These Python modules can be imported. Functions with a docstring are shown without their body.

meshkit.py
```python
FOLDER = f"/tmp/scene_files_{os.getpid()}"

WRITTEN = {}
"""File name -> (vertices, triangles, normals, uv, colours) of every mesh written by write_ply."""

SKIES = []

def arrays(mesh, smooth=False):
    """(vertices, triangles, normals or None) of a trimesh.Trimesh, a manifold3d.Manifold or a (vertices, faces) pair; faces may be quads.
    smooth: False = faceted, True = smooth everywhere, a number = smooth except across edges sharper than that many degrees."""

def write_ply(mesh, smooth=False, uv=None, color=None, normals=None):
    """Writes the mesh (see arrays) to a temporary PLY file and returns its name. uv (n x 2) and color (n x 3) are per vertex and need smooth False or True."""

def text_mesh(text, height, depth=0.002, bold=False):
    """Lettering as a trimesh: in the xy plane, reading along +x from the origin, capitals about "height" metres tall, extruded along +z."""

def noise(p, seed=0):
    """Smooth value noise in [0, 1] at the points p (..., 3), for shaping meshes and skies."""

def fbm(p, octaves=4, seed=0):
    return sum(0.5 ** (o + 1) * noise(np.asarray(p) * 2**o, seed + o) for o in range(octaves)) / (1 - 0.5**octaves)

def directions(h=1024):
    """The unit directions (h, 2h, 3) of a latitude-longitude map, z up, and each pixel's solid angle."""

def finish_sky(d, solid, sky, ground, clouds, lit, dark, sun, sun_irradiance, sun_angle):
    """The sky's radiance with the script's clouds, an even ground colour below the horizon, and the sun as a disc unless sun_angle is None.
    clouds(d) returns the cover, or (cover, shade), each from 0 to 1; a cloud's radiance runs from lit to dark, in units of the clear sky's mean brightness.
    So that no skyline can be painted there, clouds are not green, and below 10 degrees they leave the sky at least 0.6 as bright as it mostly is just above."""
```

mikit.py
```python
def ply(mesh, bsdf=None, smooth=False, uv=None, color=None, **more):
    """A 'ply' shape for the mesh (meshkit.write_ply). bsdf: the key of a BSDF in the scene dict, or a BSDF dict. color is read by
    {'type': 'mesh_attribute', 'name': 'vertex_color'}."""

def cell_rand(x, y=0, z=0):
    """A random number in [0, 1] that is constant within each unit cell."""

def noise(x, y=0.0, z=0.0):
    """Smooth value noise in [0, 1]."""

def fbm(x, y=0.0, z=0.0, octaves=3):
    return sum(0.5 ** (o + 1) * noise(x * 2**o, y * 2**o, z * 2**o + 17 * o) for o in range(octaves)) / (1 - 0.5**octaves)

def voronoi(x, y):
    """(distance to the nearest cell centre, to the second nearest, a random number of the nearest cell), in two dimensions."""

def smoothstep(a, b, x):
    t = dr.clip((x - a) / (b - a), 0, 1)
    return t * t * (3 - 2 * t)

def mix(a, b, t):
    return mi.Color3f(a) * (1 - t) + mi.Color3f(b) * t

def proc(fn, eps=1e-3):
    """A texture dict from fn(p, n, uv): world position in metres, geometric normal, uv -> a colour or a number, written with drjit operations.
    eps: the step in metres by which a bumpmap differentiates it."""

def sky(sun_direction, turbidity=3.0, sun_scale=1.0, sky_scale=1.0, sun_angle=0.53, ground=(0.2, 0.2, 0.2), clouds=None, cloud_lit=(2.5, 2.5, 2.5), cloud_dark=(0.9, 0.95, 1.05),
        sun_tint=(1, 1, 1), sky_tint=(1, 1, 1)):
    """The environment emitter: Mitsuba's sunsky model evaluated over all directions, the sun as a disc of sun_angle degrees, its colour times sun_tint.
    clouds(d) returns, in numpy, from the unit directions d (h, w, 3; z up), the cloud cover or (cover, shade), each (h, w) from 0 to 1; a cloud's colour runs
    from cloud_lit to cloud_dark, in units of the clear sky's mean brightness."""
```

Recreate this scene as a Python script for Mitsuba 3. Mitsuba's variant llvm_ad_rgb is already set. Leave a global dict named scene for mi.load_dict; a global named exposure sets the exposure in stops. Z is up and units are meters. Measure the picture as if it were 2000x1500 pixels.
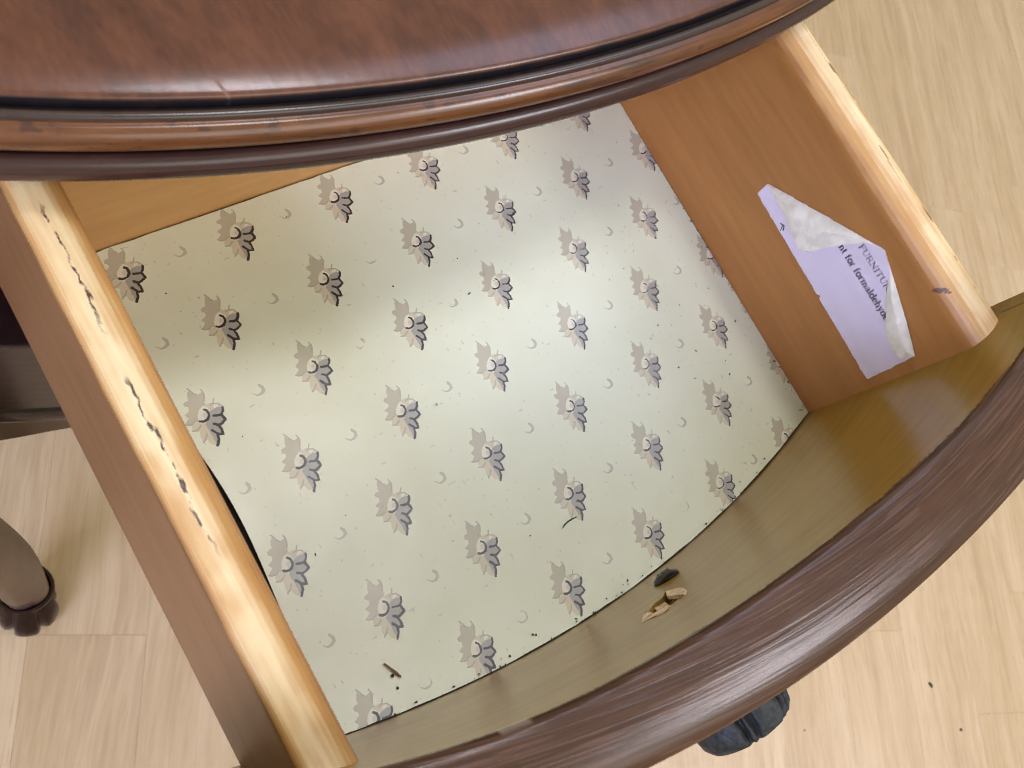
import math, random
import numpy as np, trimesh, manifold3d as m3
import drjit as dr
import mitsuba as mi
import mikit, meshkit
from shapely.geometry import Polygon, LineString, Point
from shapely.ops import unary_union
from mikit import noise, fbm, cell_rand, smoothstep, mix, proc

T = mi.ScalarTransform4f
random.seed(7); rng = np.random.default_rng(7)
scene, labels = {}, {}

# All lengths below are in units of P (the repeat of the liner's print, 47 mm); z = 0 is the drawer bottom, which stands 0.5 m above the floor.
P, ZB = 0.047, 0.5
FLOOR = -ZB / P
def W(a):
    a = np.asarray(a, float)
    return a * P + np.array([0, 0, ZB])

# ------------------------------------------------------------------ camera, light, exposure
CAM = W([-1.641513, -3.27119813, 7.6272686])
VIEW = np.array([0.48165679, 0.10953937, -0.86948712]); UP = np.array([0.40730068, 0.85050987, 0.33277486])
scene['camera'] = {'type': 'thinlens', 'fov': math.degrees(2 * math.atan(1000 / 1850)), 'fov_axis': 'x', 'near_clip': 0.02, 'far_clip': 60.0,
                   'aperture_radius': 0.0006, 'focus_distance': 0.375,
                   'to_world': T().look_at(origin=CAM.tolist(), target=(CAM + VIEW).tolist(), up=UP.tolist())}
exposure = 0.0

# the room's bounced light, daylight at its windows, a lamp, and added highlight and fill lights
scene['room_light'] = {'type': 'constant', 'radiance': {'type': 'rgb', 'value': [0.45, 0.45, 0.335]}}
CEN = W([2.5, -2.0, 1.0])
def area_light(name, direction, dist, w, h, rgb):
    d = np.array(direction, float); d /= np.linalg.norm(d)
    scene[name] = {'type': 'rectangle', 'to_world': T().look_at(origin=(CEN + d * dist).tolist(), target=CEN.tolist(), up=[0, 0, 1]).scale([w / 2, h / 2, 1]),
                   'emitter': {'type': 'area', 'radiance': {'type': 'rgb', 'value': rgb}}}
    labels[name] = {'kind': 'structure'}
area_light('window_light', (0.56, 0.06, 0.80), 2.6, 1.1, 0.9, [2.5, 2.75, 3.7])
area_light('window_light_002', (0.46, -0.56, 0.70), 2.4, 0.6, 0.55, [16, 15.8, 17])  # added light, placed to put a highlight on the drawer front's top edge
area_light('window_light_001', (-0.80, -0.30, 0.58), 2.6, 1.1, 0.95, [12.0, 13.6, 22.0])
area_light('window_light_003', (0.12, -0.76, 0.64), 2.7, 2.0, 1.2, [2.9, 2.9, 2.7])  # added frontal fill that brightens the liner under the table top
area_light('ceiling_lamp_light', (0.19, 0.085, 0.97), 2.1, 0.46, 0.34, [20.5, 20.5, 22])

# ------------------------------------------------------------------ materials
def U(p):                                                    # world position -> units
    return p.x / P, p.y / P, (p.z - ZB) / P
def principled(name, fn, rough=0.4, spec=0.5, coat=0.0, gloss=0.8, bump=None, bscale=1.0, **kw):
    b = {'type': 'principled', 'base_color': proc(fn) if callable(fn) else {'type': 'rgb', 'value': fn}, 'roughness': proc(rough) if callable(rough) else rough, 'specular': spec, **kw}
    if coat: b |= {'clearcoat': coat, 'clearcoat_gloss': gloss}
    if bump is not None: b = {'type': 'bumpmap', 'arbitrary': proc(bump, 2e-4), 'scale': bscale, 'bsdf': b}
    scene[name] = {'type': 'twosided', 'bsdf': b}

def fine(x, y, z, s=1.0):
    return fbm(x * s, y * s, z * s, 4)

def maple(p, n, uv):                                         # drawer sides: orange stain, paler where the rounded top edge faces up
    x, y, z = U(p)
    g = fbm(x * 26, y * 1.6, z * 16, 4); g2 = fbm(x * 5 + 9, y * 0.7, z * 5, 3); fl = noise(x * 60, y * 6, z * 40)
    stain = mix((0.27, 0.100, 0.020), (0.45, 0.195, 0.048), 0.35 * g + 0.55 * g2 + 0.1 * fl)
    pale = mix((0.64, 0.42, 0.18), (0.82, 0.62, 0.345), smoothstep(0.2, 0.75, 0.6 * g2 + 0.4 * g))
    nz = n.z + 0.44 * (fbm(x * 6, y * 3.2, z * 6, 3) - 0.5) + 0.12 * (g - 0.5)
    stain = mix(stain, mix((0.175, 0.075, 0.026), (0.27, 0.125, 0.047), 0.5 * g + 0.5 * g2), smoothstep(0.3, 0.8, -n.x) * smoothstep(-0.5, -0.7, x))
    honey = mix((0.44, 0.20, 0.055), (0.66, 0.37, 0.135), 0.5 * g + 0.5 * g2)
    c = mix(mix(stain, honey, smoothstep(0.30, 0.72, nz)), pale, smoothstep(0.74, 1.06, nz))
    # dark grime worked into a crack along the left side's top edge
    wob = 0.022 * (noise(y * 5.0, 3.0) - 0.5) + 0.016 * (noise(y * 26.0, 8.0) - 0.5)
    xc = -0.690 + 0.0335 * y + wob
    on = smoothstep(0.34, 0.55, noise(y * 4.2, 11.3)) * smoothstep(-0.35, -0.5, y) * smoothstep(-2.72, -2.55, y) * smoothstep(0.30, 0.62, fbm(y * 26.0, x * 55.0, 5.0, 3))
    wd = 0.004 + 0.016 * dr.square(noise(y * 9.0, 2.0)) + 0.006 * noise(y * 45.0, 6.0)
    crack = on * smoothstep(wd, wd * 0.55, dr.abs(x - xc)) * smoothstep(0.5, 0.8, n.z) * smoothstep(0.0, -0.1, x)
    nick = smoothstep(0.024, 0.012, dr.sqrt(dr.square((x - 5.515 + 0.55 * (y + 3.6)) * 1.2) + dr.square((y + 3.60) * 0.30)) + 0.02 * (noise(x * 60, y * 60) - 0.5)) * smoothstep(0.05, 0.3, n.z)
    dots = smoothstep(0.80, 0.86, noise(x * 40, y * 7, 4.0)) * smoothstep(5.70, 5.76, x) * smoothstep(0.6, 0.9, n.z) * 0.7
    seam = smoothstep(0.06, 0.0, dr.abs(n.z - 0.16) + 0.1 * noise(y * 3, 8.0)) * 0.35
    c = mix(c, (0.20, 0.075, 0.03), seam)
    return mix(c, (0.06, 0.028, 0.016), dr.maximum(dr.maximum(crack, 0.8 * nick), dots))
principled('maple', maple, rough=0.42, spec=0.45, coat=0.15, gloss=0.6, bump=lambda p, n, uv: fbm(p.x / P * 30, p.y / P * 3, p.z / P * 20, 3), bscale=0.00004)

def backwood(p, n, uv):
    x, y, z = U(p)
    g = fbm(x * 1.6, y * 20, z * 14, 4); b = fbm(x * 2, y * 3, z * 3, 3)
    return mix((0.44, 0.215, 0.062), (0.60, 0.325, 0.11), 0.5 * g + 0.5 * b)
principled('back_maple', backwood, rough=0.45, coat=0.2, gloss=0.6)

TOPZ = 2.80
TZ_ = 2.95
def front_fn(p, n, uv):                                      # olive stain inside, dark mahogany over the top edge and the outer face
    x, y, z = U(p)
    g = fbm(x * 1.0, 3.0, z * 12 + 0.3 * x, 4); b = fbm(x * 0.8, 1.0, z * 1.6, 3); sp = noise(x * 7, 5.0, z * 75)
    olive = mix((0.215, 0.120, 0.016), (0.36, 0.222, 0.042), 0.38 * g + 0.42 * b + 0.20 * sp)
    olive = mix(olive, (0.40, 0.31, 0.16), 0.16 * smoothstep(0.62, 0.8, fbm(x * 1.1 + 5, y * 3, z * 18 + x * 1.5, 3)))
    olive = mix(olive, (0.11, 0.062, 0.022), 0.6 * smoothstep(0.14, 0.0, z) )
    v = y + 5.1 - 0.055 * dr.square(x - 3.0); s = 0.55 * fbm(x * 1.1, v * 18, 1.0, 4) + 0.45 * fbm(x * 0.7 + 4, v * 5, 6.0, 2); st = noise(x * 3.5, v * 95, 2.0)
    dark = mix((0.024, 0.0085, 0.0035), (0.094, 0.038, 0.017), 0.62 * s + 0.38 * st)
    dark = mix(dark, (0.14, 0.070, 0.045), 0.4 * smoothstep(0.66, 0.8, noise(x * 2.6, v * 75, 9.0)))
    edge = z - (TOPZ - 0.055) + 0.05 * (fbm(x * 4, 4.0, 0.0, 3) - 0.5) + 0.02 * (noise(x * 40, z * 30) - 0.5)
    t = smoothstep(-0.012, 0.012, edge)
    c = mix(olive, dark, dr.maximum(t, smoothstep(0.3, -0.1, n.y) * smoothstep(2.2, 2.4, z)))
    c = mix(c, (0.05, 0.03, 0.012), 0.8 * smoothstep(0.014, 0.006, dr.abs(x - 5.872 + 0.01 * noise(z * 9, 3.0))) * smoothstep(2.2, 2.26, z) * smoothstep(0.4, 0.7, n.y) * smoothstep(2.75, 2.6, z))
    chip = smoothstep(0.78, 0.82, noise(x * 3.1, 20.5)) * smoothstep(0.05, 0.02, dr.abs(z - TOPZ + 0.05)) * smoothstep(0.3, 0.6, n.y)
    return mix(c, (0.52, 0.42, 0.34), 0.5 * chip)
principled('front_wood', front_fn, rough=0.26, spec=0.4, coat=0.15, gloss=0.9, bump=lambda p, n, uv: fbm(p.x / P * 1.6, (p.y / P - 0.055 * dr.square(p.x / P - 3.0)) * 75, p.z / P * 30, 3), bscale=0.00012)

def scratch(x, y):                                           # one short scratch through the polish
    tt = dr.clip(((x - .338) * .034 - (y + .363) * .135) / .01938, 0, 1)
    sd = dr.sqrt(dr.square(x - .338 - .034 * tt) + dr.square(y + .363 + .135 * tt))
    return smoothstep(0.013, 0.006, sd)
def mahogany(p, n, uv):                                      # table top veneer
    x, y, z = U(p)
    wx = x + 0.12 * fbm(x * 1.2, y * 0.8, 3.0, 2)
    g = fbm(wx * 7, y * 4.2, 1.0, 4); b = fbm(wx * 1.8, y * 1.3, 5.0, 3); f = noise(wx * 45, y * 16)
    v = 0.46 * g + 0.36 * b + 0.18 * f
    c = mix((0.062, 0.020, 0.009), (0.150, 0.052, 0.025), smoothstep(0.05, 0.95, v))
    c = mix(c, (0.19, 0.085, 0.055), 0.8 * scratch(x, y))
    c = mix(c, (0.010, 0.008, 0.009), smoothstep(TZ_ - .040, TZ_ - .062, z + 0.012 * (noise(x * 6, y * 6, 2.0) - 0.5)))      # the groove's shade, put into the rim's colour
    return mix(c, (0.035, 0.014, 0.012), 0.25 * smoothstep(0.62, 0.75, fbm(wx * 5 + 3, y * 2.6, 8.0, 3)))
principled('mahogany_top', mahogany, rough=lambda p, n, uv: 0.25 + 0.5 * scratch(p.x / P, p.y / P), spec=0.5, coat=0.3, gloss=0.9, bump=lambda p, n, uv: fbm(p.x / P * 14, p.y / P * 4, 0.0, 3), bscale=0.00004)

def mould_fn(p, n, uv):                                      # moulded edge: warm brown where rubbed, dark glaze left in the inner bead, gap shade painted in below
    x, y, z = U(p)
    a, k = uv.x, uv.y
    g = fbm(a * 2.4, k * 5, z * 2, 3); s = fbm(a * 1.1 + 3, z * 30, 2.0, 3); st = noise(a * 9, z * 90)
    c = mix((0.06, 0.018, 0.006), (0.19, 0.068, 0.020), 0.45 * g + 0.3 * s + 0.25 * st)
    c = mix(c, (0.028, 0.016, 0.011), 0.8 * smoothstep(0.58, 0.85, fbm(a * 1.3 + 7, z * 9, 6.0, 3) + 0.25 * smoothstep(0.6, -0.8, x) * smoothstep(2.78, 2.70, z)))
    c = mix(c, (0.035, 0.022, 0.018), 0.9 * dr.maximum(smoothstep(0.66, 0.52, k + 0.10 * (s - 0.5)), smoothstep(1.85, 2.0, k)))
    return mix(c, (0.03, 0.014, 0.010), 0.6 * smoothstep(0.68, 0.78, fbm(a * 9, z * 40, 3.0, 3)))
principled('mould_wood', mould_fn, rough=0.22, spec=0.5, coat=0.5, gloss=0.88)
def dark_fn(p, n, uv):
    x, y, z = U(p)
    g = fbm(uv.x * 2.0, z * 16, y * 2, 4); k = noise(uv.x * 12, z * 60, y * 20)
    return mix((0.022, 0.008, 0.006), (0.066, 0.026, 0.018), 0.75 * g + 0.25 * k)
principled('dark_wood', dark_fn, rough=0.24, spec=0.45, coat=0.4, gloss=0.88)
principled('groove_black', lambda p, n, uv: mix((0.012, 0.008, 0.008), (0.03, 0.018, 0.016), noise(p.x * 400, p.y * 400, p.z * 400)), rough=0.35, coat=0.4)
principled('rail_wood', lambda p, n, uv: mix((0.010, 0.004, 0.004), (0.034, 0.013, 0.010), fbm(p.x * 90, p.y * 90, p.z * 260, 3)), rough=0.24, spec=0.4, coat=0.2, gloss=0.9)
principled('bead_wood', lambda p, n, uv: dark_fn(p, n, uv) * (1 - 0.85 * smoothstep(0.42, 0.30, uv.y)), rough=0.24, spec=0.45, coat=0.4, gloss=0.88)  # shade of the gap above the bead is painted into its upper rings
def leg_fn(p, n, uv):
    x, y, z = U(p)
    b = fbm(x * 3, y * 3, z * 0.8, 3)
    c = mix((0.055, 0.029, 0.015), (0.105, 0.058, 0.031), b)
    return mix(c, (0.028, 0.013, 0.014), smoothstep(0.05, 0.0, dr.abs(x + 1.86) - 0.14) * smoothstep(0.06, 0.0, dr.abs(z + 9.25) - 0.30))
principled('leg_wood', leg_fn, rough=0.38, spec=0.3, coat=0.2)
principled('foot_wood', lambda p, n, uv: mix((0.003, 0.0015, 0.003), (0.030, 0.007, 0.003), fbm(p.x * 160, p.y * 160, p.z * 90, 3)), rough=0.16, spec=0.22, coat=0.1, gloss=0.95)

# the liner's print, drawn in the frame of its half-drop repeat
H = 0.6867335
GREY = [(-0.004, 0.244), (0.0041, 0.2216), (0.0151, 0.1952), (0.0344, 0.178), (0.0539, 0.1792), (0.0826, 0.1865), (0.0825, 0.1548), (0.0616, 0.1067), (0.0549, 0.0731), (0.02, 0.069), (-0.0112, 0.0527), (-0.0414, 0.0204), (-0.0542, -0.0099), (-0.0519, -0.0372), (-0.0929, -0.0299), (-0.1336, -0.0357), (-0.1675, -0.0084), (-0.1377, 0.0105), (-0.1155, 0.0256), (-0.1342, 0.0609), (-0.0863, 0.0791), (-0.0759, 0.1054), (-0.0958, 0.1255), (-0.0961, 0.1518), (-0.0687, 0.1621), (-0.0486, 0.1602), (-0.0374, 0.1969), (-0.0212, 0.2259)]
WARM = [(-0.0507, -0.0352), (-0.0806, -0.036), (-0.123, -0.0358), (-0.1297, -0.0558), (-0.1362, -0.0889), (-0.1108, -0.1042), (-0.0875, -0.1185), (-0.1026, -0.1525), (-0.1109, -0.2105), (-0.0707, -0.1971), (-0.06, -0.2414), (-0.0261, -0.2742), (-0.0181, -0.2522), (-0.0223, -0.1615), (-0.0224, -0.0727), (-0.0399, -0.0484)]
WARM2 = [(0.0391, 0.0649), (0.0573, 0.0772), (0.0898, 0.0772), (0.1126, 0.0609), (0.1462, 0.0445), (0.1676, 0.0076), (0.1209, 0.0118), (0.0683, 0.0059), (0.0568, 0.0405)]
MAUVE = [(0.0642, 0.0079), (0.1221, 0.0139), (0.1693, 0.0014), (0.1539, -0.0282), (0.1248, -0.0535), (0.1331, -0.1025), (0.0857, -0.1264), (0.0646, -0.1343), (0.0736, -0.1729), (0.0644, -0.2102), (0.0242, -0.2005), (0.0081, -0.2446), (-0.0208, -0.2743), (-0.0223, -0.1615), (-0.0224, -0.0727), (0.0195, -0.0569), (0.0433, -0.0266)]
DARK = [[(0.0265, 0.0395), (0.0416, 0.0242), (0.0439, -0.0032), (0.0358, -0.0282), (0.0149, -0.0467), (-0.0102, -0.0526), (-0.0345, -0.0484), (-0.0494, -0.0374)], [(0.1668, -0.0026), (0.1552, -0.0288), (0.1281, -0.0525), (0.1043, -0.0513), (0.0683, -0.0389)], [(0.1269, -0.0545), (0.1356, -0.0984), (0.1349, -0.1086), (0.099, -0.1225), (0.0695, -0.1262), (0.039, -0.1006)], [(0.0646, -0.1343), (0.0698, -0.1658), (0.0623, -0.2092), (0.0308, -0.1986), (0.0174, -0.1762), (0.0002, -0.1467)], [(0.02, -0.1984), (0.0109, -0.2356), (-0.0208, -0.2743)]]
TIP = [[(-0.0083, 0.2593), (0.009, 0.2299), (0.0176, 0.1993), (0.0327, 0.1841)], [(0.0799, 0.209), (0.0877, 0.1815), (0.0846, 0.1538), (0.062, 0.1118)], [(0.1366, 0.0916), (0.1171, 0.0639), (0.0859, 0.0527)], [(0.1197, 0.0547), (0.1492, 0.0404), (0.1676, 0.0076)], [(-0.1667, -0.0114), (-0.1446, -0.0276), (-0.1112, -0.0338), (-0.0881, -0.0219)], [(-0.1371, -0.0859), (-0.1113, -0.0962), (-0.0788, -0.0864), (-0.0597, -0.0724)], [(-0.1085, -0.2065), (-0.0753, -0.187), (-0.0474, -0.1542)]]
CRES = [(0.02, 0.0449), (0.0353, 0.0124), (0.0316, -0.0193), (0.0023, -0.0366), (-0.0353, -0.0348), (-0.0634, 0.0001)]
def seg_dist(x, y, lines):
    d = mi.Float(9.0)
    for l in lines:
        for (ax, ay), (bx, by) in zip(l, l[1:]):
            ex, ey = bx - ax, by - ay
            t = dr.clip(((x - ax) * ex + (y - ay) * ey) / (ex * ex + ey * ey), 0, 1)
            d = dr.minimum(d, dr.square(x - ax - t * ex) + dr.square(y - ay - t * ey))
    return dr.sqrt(d)
def inside(x, y, poly):
    c = mi.Float(0.0)
    for (ax, ay), (bx, by) in zip(poly, poly[1:] + poly[:1]):
        if abs(by - ay) < 1e-9: continue
        hit = ((ay > y) != (by > y)) & (x < (bx - ax) * (y - ay) / (by - ay) + ax)
        c = dr.select(hit, 1.0 - c, c)
    return c
PAPER = (0.70, 0.69, 0.545)
def liner_fn(p, n, uv):
    X, Y, _ = U(p)
    X = X + 0.006 * (noise(X * 14, Y * 14, 1.0) - 0.5); Y = Y + 0.006 * (noise(X * 14, Y * 14, 7.0) - 0.5)
    r = dr.floor(-Y / H + 0.5)
    odd = r - 2 * dr.floor(r * 0.5)
    u = X - 0.5 * odd + 0.3
    i = dr.floor(u)
    x, y = u - i - 0.3, Y + r * H
    k1, k2 = cell_rand(i, r, 1), cell_rand(i, r, 2)
    mot = fbm(X * 3, Y * 3, 2.0, 3)
    c = mix((0.715, 0.728, 0.525), (0.755, 0.768, 0.57), mot)
    ragged = 0.004 * (noise(X * 60, Y * 60, 3.0) - 0.5)
    xr, yr = x + ragged, y + ragged
    c = mix(c, (0.515, 0.475, 0.335), inside(xr, yr, GREY))
    c = mix(c, (0.635, 0.565, 0.39), inside(xr, yr, WARM))
    c = mix(c, (0.63, 0.565, 0.40), inside(xr, yr, WARM2))
    c = mix(c, (0.385, 0.37, 0.315), inside(xr, yr, MAUVE))
    hl = dr.square((x - 0.1245) * 0.8 + (y - 0.0312) * 0.45) / 0.00055 + dr.square((y - 0.0312) * 0.85 - (x - 0.1245) * 0.4) / 0.00012
    c = mix(c, (0.76, 0.73, 0.62), smoothstep(1.2, 0.8, hl))
    rb = dr.sqrt(dr.square(x) + dr.square(y))
    ball = smoothstep(0.046, 0.042, rb)
    c = mix(c, mix((0.62, 0.56, 0.43), (0.78, 0.73, 0.58), smoothstep(0.030, 0.020, dr.sqrt(dr.square(x - 0.016) + dr.square(y + 0.010))) * -0.8 + 0.9), ball)
    worn = smoothstep(1.0, 5.0, X)
    tip = smoothstep(0.0075, 0.0045, seg_dist(x, y, TIP)) * (0.85 - 0.25 * worn)
    c = mix(c, (0.40, 0.385, 0.29), tip)
    wline = 0.0112 - 0.0040 * worn + 0.005 * (noise(X * 22, Y * 22, 5.0) - 0.5)
    miss = smoothstep(0.12, 0.2, noise(X * 17, Y * 17, 9.0) + 0.35 * (1 - worn))
    ink = smoothstep(wline + 0.001, wline - 0.0025, seg_dist(x, y, DARK)) * miss
    c = mix(c, (0.040, 0.028, 0.022), ink)
    cx, cy = x - 0.5, y
    dc = seg_dist(cx, cy, [CRES])
    wc = 0.012 * smoothstep(-0.075, 0.02, cx) * smoothstep(0.06, 0.0, dr.abs(cy - 0.0) - 0.02) + 0.002
    part = smoothstep(0.25, 0.4, noise(X * 9 + k1 * 5, Y * 9, k2 * 7))
    c = mix(c, (0.43, 0.425, 0.325), 0.8 * part * smoothstep(wc + 0.002, wc - 0.002, dc))
    spk = smoothstep(0.945, 0.96, noise(X * 30, Y * 30, 21.0)) * 0.35
    return mix(c, (0.30, 0.28, 0.22), spk)
scene['liner_paper'] = {'type': 'twosided', 'bsdf': {'type': 'bumpmap', 'arbitrary': proc(lambda p, n, uv: fbm(p.x / P * 2.2, p.y / P * 2.2, 0.0, 3), 1e-3), 'scale': 0.0006,
    'bsdf': {'type': 'principled', 'base_color': proc(liner_fn), 'roughness': 0.36, 'specular': 0.6, 'clearcoat': 0.3, 'clearcoat_gloss': 0.45}}}

# floor boards: strips run along FU
FU, FV = np.array([0.521, 0.8535]), np.array([0.8535, -0.521])
FV0, FW = 15.69, 1.88
def floor_fn(k):
    off, tone = 13.7 * k, [0.0, 0.35, 0.65, 1.0, 0.5][k]
    def fn(p, n, uv):
        x, y, _ = U(p)
        a, b = x * FU[0] + y * FU[1], x * FV[0] + y * FV[1]
        wb = b + 0.22 * fbm(a * 0.35 + off, b * 0.5, 1.0, 2) + 0.35 * noise(a * 0.11 + off, b * 0.9, 4.0)
        ring = fbm(wb * 2.2 + off, a * 0.20, 2.0, 3); g = fbm(wb * 16, a * 0.8 + off, 3.0, 3); pore = noise(wb * 46, a * 3.0, off)
        v = 0.50 * ring + 0.28 * g + 0.22 * pore
        c = mix((0.485, 0.32, 0.168), (0.645, 0.465, 0.285), smoothstep(0.1, 0.9, v + 0.22 * (tone - 0.5)))
        c = mix(c, (0.43, 0.27, 0.15), 0.3 * smoothstep(0.62, 0.74, fbm(wb * 5.5 + off, a * 0.42, 7.0, 3)))
        return mix(c, (0.40, 0.26, 0.16), 0.3 * smoothstep(0.74, 0.9, noise(wb * 48, a * 1.6, off + 4)))
    return fn
for k in range(5): principled(f'floor_oak_{k}', floor_fn(k), rough=0.36, spec=0.5, coat=0.3, gloss=0.7)

principled('label_paper', lambda p, n, uv: mix((0.65, 0.57, 0.65), (0.70, 0.62, 0.70), fbm(p.x * 300, p.y * 140, p.z * 140, 3)), rough=0.5, spec=0.4)
principled('label_back', lambda p, n, uv: mix((0.70, 0.645, 0.52), (0.81, 0.755, 0.625), smoothstep(0.25, 0.62, fbm(p.y * 260, p.z * 260, 2.0, 4))), rough=0.6, spec=0.3,
           bump=lambda p, n, uv: fbm(p.y * 300, p.z * 300, 5.0, 3), bscale=0.0012)
principled('ink', [0.035, 0.022, 0.05], rough=0.6)
principled('pewter', lambda p, n, uv: mix((0.012, 0.013, 0.013), (0.034, 0.036, 0.035), smoothstep(0.3, 0.7, fbm(p.x * 420, p.y * 420, p.z * 420, 4))), rough=0.55, spec=0.35, metallic=0.1,
           bump=lambda p, n, uv: fbm(p.x * 700, p.y * 700, p.z * 700, 2), bscale=0.0004)
principled('screw_steel', [0.06, 0.06, 0.065], rough=0.22, metallic=0.9)
principled('raw_wood', lambda p, n, uv: mix((0.45, 0.30, 0.17), (0.90, 0.77, 0.58), smoothstep(0.2, 0.75, fbm(p.x * 260, p.y * 900, p.z * 900, 3))), rough=0.75)
principled('raw_wood_dark', lambda p, n, uv: mix((0.17, 0.075, 0.03), (0.66, 0.46, 0.27), smoothstep(0.3, 0.7, fbm(p.x * 300, p.y * 900, p.z * 900, 3))), rough=0.8)
principled('bottom_board', lambda p, n, uv: mix((0.016, 0.017, 0.020), (0.04, 0.04, 0.042), noise(p.x * 300, p.y * 80)), rough=0.5)  # near-black colour carries the shade of the gap beside the liner
principled('sliver_wood', [0.20, 0.10, 0.05], rough=0.7)
principled('dirt', [0.035, 0.030, 0.022], rough=0.8)
principled('fibre', [0.02, 0.02, 0.015], rough=0.7)
principled('subfloor', [0.12, 0.075, 0.045], rough=0.8)
principled('metal_runner', [0.35, 0.34, 0.33], rough=0.45, metallic=0.4)

# ------------------------------------------------------------------ helpers
def add(key, mesh, bsdf, smooth=30, uv=None):
    """mesh: (vertices in units, faces)"""
    if hasattr(mesh, 'to_mesh'):
        q = mesh.to_mesh(); v, f = np.array(q.vert_properties[:, :3]), np.array(q.tri_verts)
    elif isinstance(mesh, tuple): v, f = mesh
    else: v, f = mesh.vertices, mesh.faces
    scene[key] = mikit.ply((W(v), np.asarray(f)), bsdf, smooth=smooth, uv=uv)
    return key
def tag(key, label, cat, group=None, kind=None):
    d = labels.setdefault(key, {}); d['label'] = label
    if cat: d['category'] = cat
    if group: d['group'] = group
    if kind: d['kind'] = kind
def numbered(key):
    if not any(k == key or k.startswith(key + '__') for k in scene): return key
    i = 1
    while any(k == f'{key}_{i:03d}' or k.startswith(f'{key}_{i:03d}__') for k in scene): i += 1
    return f'{key}_{i:03d}'
def grid_faces(nu, nv, wrap_v=False, wrap_u=False):
    f = []
    for i in range(nu if wrap_u else nu - 1):
        for j in range(nv if wrap_v else nv - 1):
            a, b, c, d = i * nv + j, ((i + 1) % nu) * nv + j, ((i + 1) % nu) * nv + (j + 1) % nv, i * nv + (j + 1) % nv
            f += [[a, b, c], [a, c, d]]
    return np.array(f)
def loft(sections, caps=True):
    """closed sections (n, m, 3) joined into a solid"""
    s = np.asarray(sections, float); n, m, _ = s.shape
    v = s.reshape(-1, 3); f = grid_faces(n, m, wrap_v=True)
    if caps:
        v = np.vstack([v, s[0].mean(0), s[-1].mean(0)])
        a, b = n * m, n * m + 1
        for j in range(m):
            k = (j + 1) % m
            f = np.vstack([f, [[a, j, k], [b, (n - 1) * m + k, (n - 1) * m + j]]])
    t = trimesh.Trimesh(v, f, process=False)
    if t.volume < 0: f = f[:, ::-1]
    return v, f
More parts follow.
